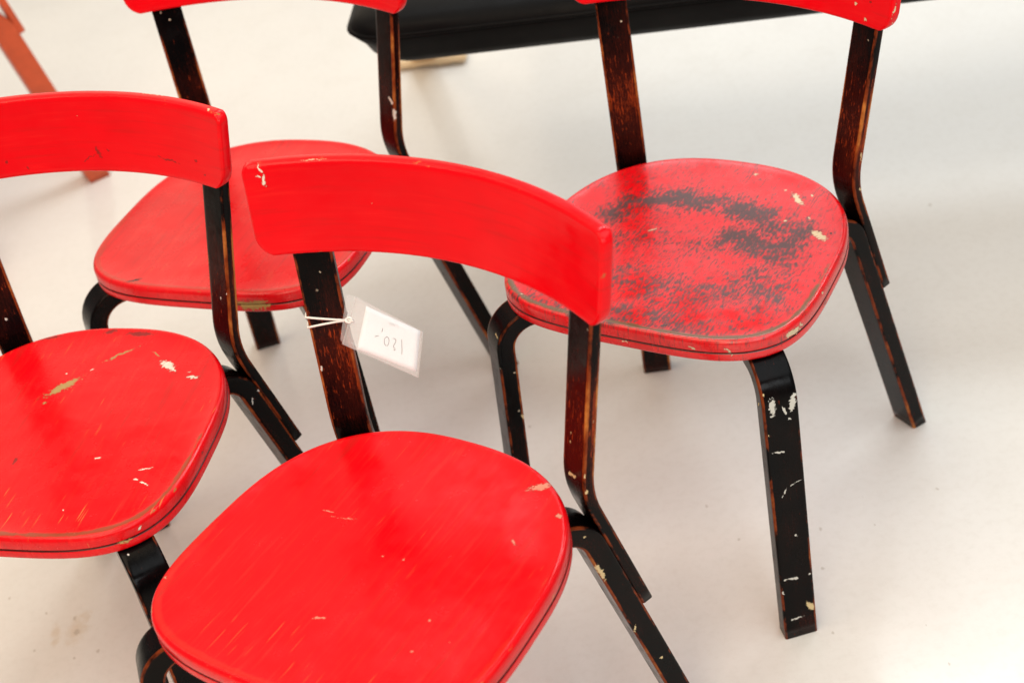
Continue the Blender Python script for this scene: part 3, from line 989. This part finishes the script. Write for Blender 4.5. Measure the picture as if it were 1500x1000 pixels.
def sheet(name, px, thick, mat, lift, parent, bulge=0.):
    """thin sheet through photo outline px (corners), subdivided and slightly bowed"""
    a, b, c_, d_ = [on_tag(*p, lift) for p in px]
    n, mm = 12, 8
    V, Fc = [], []
    for s_ in (0, 1):
        for i in range(n + 1):
            for j in range(mm + 1):
                s, t = i / n, j / mm
                p = (a * (1 - s) + b * s) * (1 - t) + (d_ * (1 - s) + c_ * s) * t
                V.append(p + nrm * (thick * s_ + bulge * math.sin(math.pi * t) * math.sin(math.pi * min(1, s * .9 + .1))))
    k = (n + 1) * (mm + 1)
    W = mm + 1
    for i in range(n):
        for j in range(mm):
            f = (i * W + j, (i + 1) * W + j, (i + 1) * W + j + 1, i * W + j + 1)
            Fc.append(f)
            Fc.append(tuple(k + x for x in reversed(f)))
    ring = [(i, 0) for i in range(n)] + [(n, j) for j in range(mm)] + [(i, mm) for i in range(n, 0, -1)] + [(0, j) for j in range(mm, 0, -1)]
    idx = [i * W + j for i, j in ring]
    for i in range(len(idx)):
        x, y = idx[i], idx[(i + 1) % len(idx)]
        Fc.append((x, y, k + y, k + x))
    return mesh_obj(name, V, Fc, mat, parent)


pm = NT('white_paper')
paper = pm.out(pm.mix(pm.noise(pm.coord(), 90, 3), (.86, .89, .93), (.83, .86, .90)), .7)
pl = NT('clear_plastic_film')
plc = pl.coord()
film = pl.out((.90, .87, .86), .15, pl.bump(pl.noise(plc, 60, 3), .3, .002), .5, **{'Alpha': .14})
ink = simple('grey_pencil', (.03, .03, .035), .6, .3, 300)
faint = simple('faint_pencil', (.36, .36, .37), .6, .2, 300)
string_m = simple('white_string', (.85, .84, .80), .7, .08, 900, .4)
PAPER = [(536.5, 448), (615.5, 484.5), (610, 544.5), (523, 511)]
sl = sheet('sleeve', [(521, 434.5), (620, 486), (613, 553.5), (501, 504)], .0002, film, .0012, tag)
sheet('sleeve_back', [(521, 434.5), (620, 486), (613, 553.5), (501, 504)], .0002, film, -.0006, tag)
sheet('flap', [(507, 431.5), (522.5, 434.5), (503, 504.5), (498.5, 497)], .0003, film, .0018, tag)
pp = sheet('paper', PAPER, .0003, paper, 0., tag)


def bow(u, v):
    return .0006


def tube(name, pts, r, mat, parent, n=6):
    pts = [Vector(p) for p in pts]
    V, Fc = [], []
    for i, p in enumerate(pts):
        t = (pts[min(i + 1, len(pts) - 1)] - pts[max(i - 1, 0)]).normalized()
        a = t.orthogonal().normalized() if i == 0 else (prev - t * prev.dot(t)).normalized()
        prev = a
        b = t.cross(a)
        for k in range(n):
            w = 2 * math.pi * k / n
            V.append(p + (a * math.cos(w) + b * math.sin(w)) * r)
    for i in range(len(pts) - 1):
        for k in range(n):
            Fc.append((i * n + k, i * n + (k + 1) % n, (i + 1) * n + (k + 1) % n, (i + 1) * n + k))
    Fc += [tuple(range(n)), tuple(range((len(pts) - 1) * n, len(pts) * n))]
    return mesh_obj(name, V, Fc, mat, parent)


def stroke(px, r, mat):
    f = lambda x, y: (495 + x / 7.692, 425 + y / 7.692)
    P_ = [on_tag(*f(x, y), .0004) for x, y in px]
    return tube('pencil_stroke', P_, r, mat, pp, 5)


stroke([(718, 555), (720, 610), (722, 660), (720, 722)], .00028, ink)                                   # 1
stroke([(618, 545), (630, 540), (645, 548), (655, 565), (650, 585), (635, 610), (625, 632), (630, 645), (640, 652), (648, 668), (640, 678), (626, 668)], .00028, ink)   # 2
stroke([(555, 522), (535, 532), (522, 560), (522, 595), (535, 622), (555, 626), (570, 605), (577, 570), (572, 538), (555, 522)], .00028, ink)  # 0
stroke([(503, 428), (500, 450), (496, 470)], .00032, ink)                                              # ,
stroke([(418, 522), (440, 516), (460, 511)], .00034, ink)                                              # -
for px in ([(572, 356), (582, 385), (590, 402)], [(596, 362), (602, 392)], [(614, 372), (612, 404)], [(622, 368), (636, 404)], [(650, 372), (634, 408)],
           [(662, 384), (668, 408)], [(680, 408), (676, 432)]):
    stroke(px, .00015, faint)

# string: twice round the post, knotted through the sleeve
sw = []
zr = [zk, zk + .002]
loop = [(hw + .0006, -ht - .0022, 0), (hw * .5, -ht - .0012, .0016), (-hw * .4, -ht - .0004, .0052), (-hw, -ht, .0080), (-hw - .0003, 0, .0074), (-hw, ht, .0062),
        (0, ht, .001), (hw, ht, -.001), (hw + .0003, 0, -.0005), (hw + .0006, -ht - .0014, 0)]
tube('string', [post_point(zk + dz, l, o) - knot for l, o, dz in loop], 0.00125, string_m, tag, 8)
loop = [(hw + .0006, -ht - .0022, 0), (hw * .5, -ht - .0010, -.0008), (-hw * .4, -ht - .0003, -.0026), (-hw, -ht, -.0042), (-hw - .0003, 0, -.0038), (-hw, ht, -.003),
        (0, ht, -.002), (hw, ht, -.0025), (hw + .0003, 0, -.0015), (hw + .0006, -ht - .0014, 0)]
tube('string', [post_point(zk + dz, l, o) - knot for l, o, dz in loop], 0.00125, string_m, tag, 8)
kp = [Vector((0, 0, 0)) + ax * (.0034 * math.cos(t) + .0012) + ay * (.0026 * math.sin(t)) + nrm * (.0016 + .0006 * math.sin(2 * t)) for t in np.linspace(0, 2 * math.pi, 14)]
tube('knot', kp, .0012, string_m, tag, 8)
tube('knot', [nrm * .002, nrm * .0026 + ax * .003 - ay * .0004, nrm * .002 + ax * .0055 - ay * .0012, nrm * .0004 + ax * .0065 - ay * .0016], .0008, string_m, tag, 8)
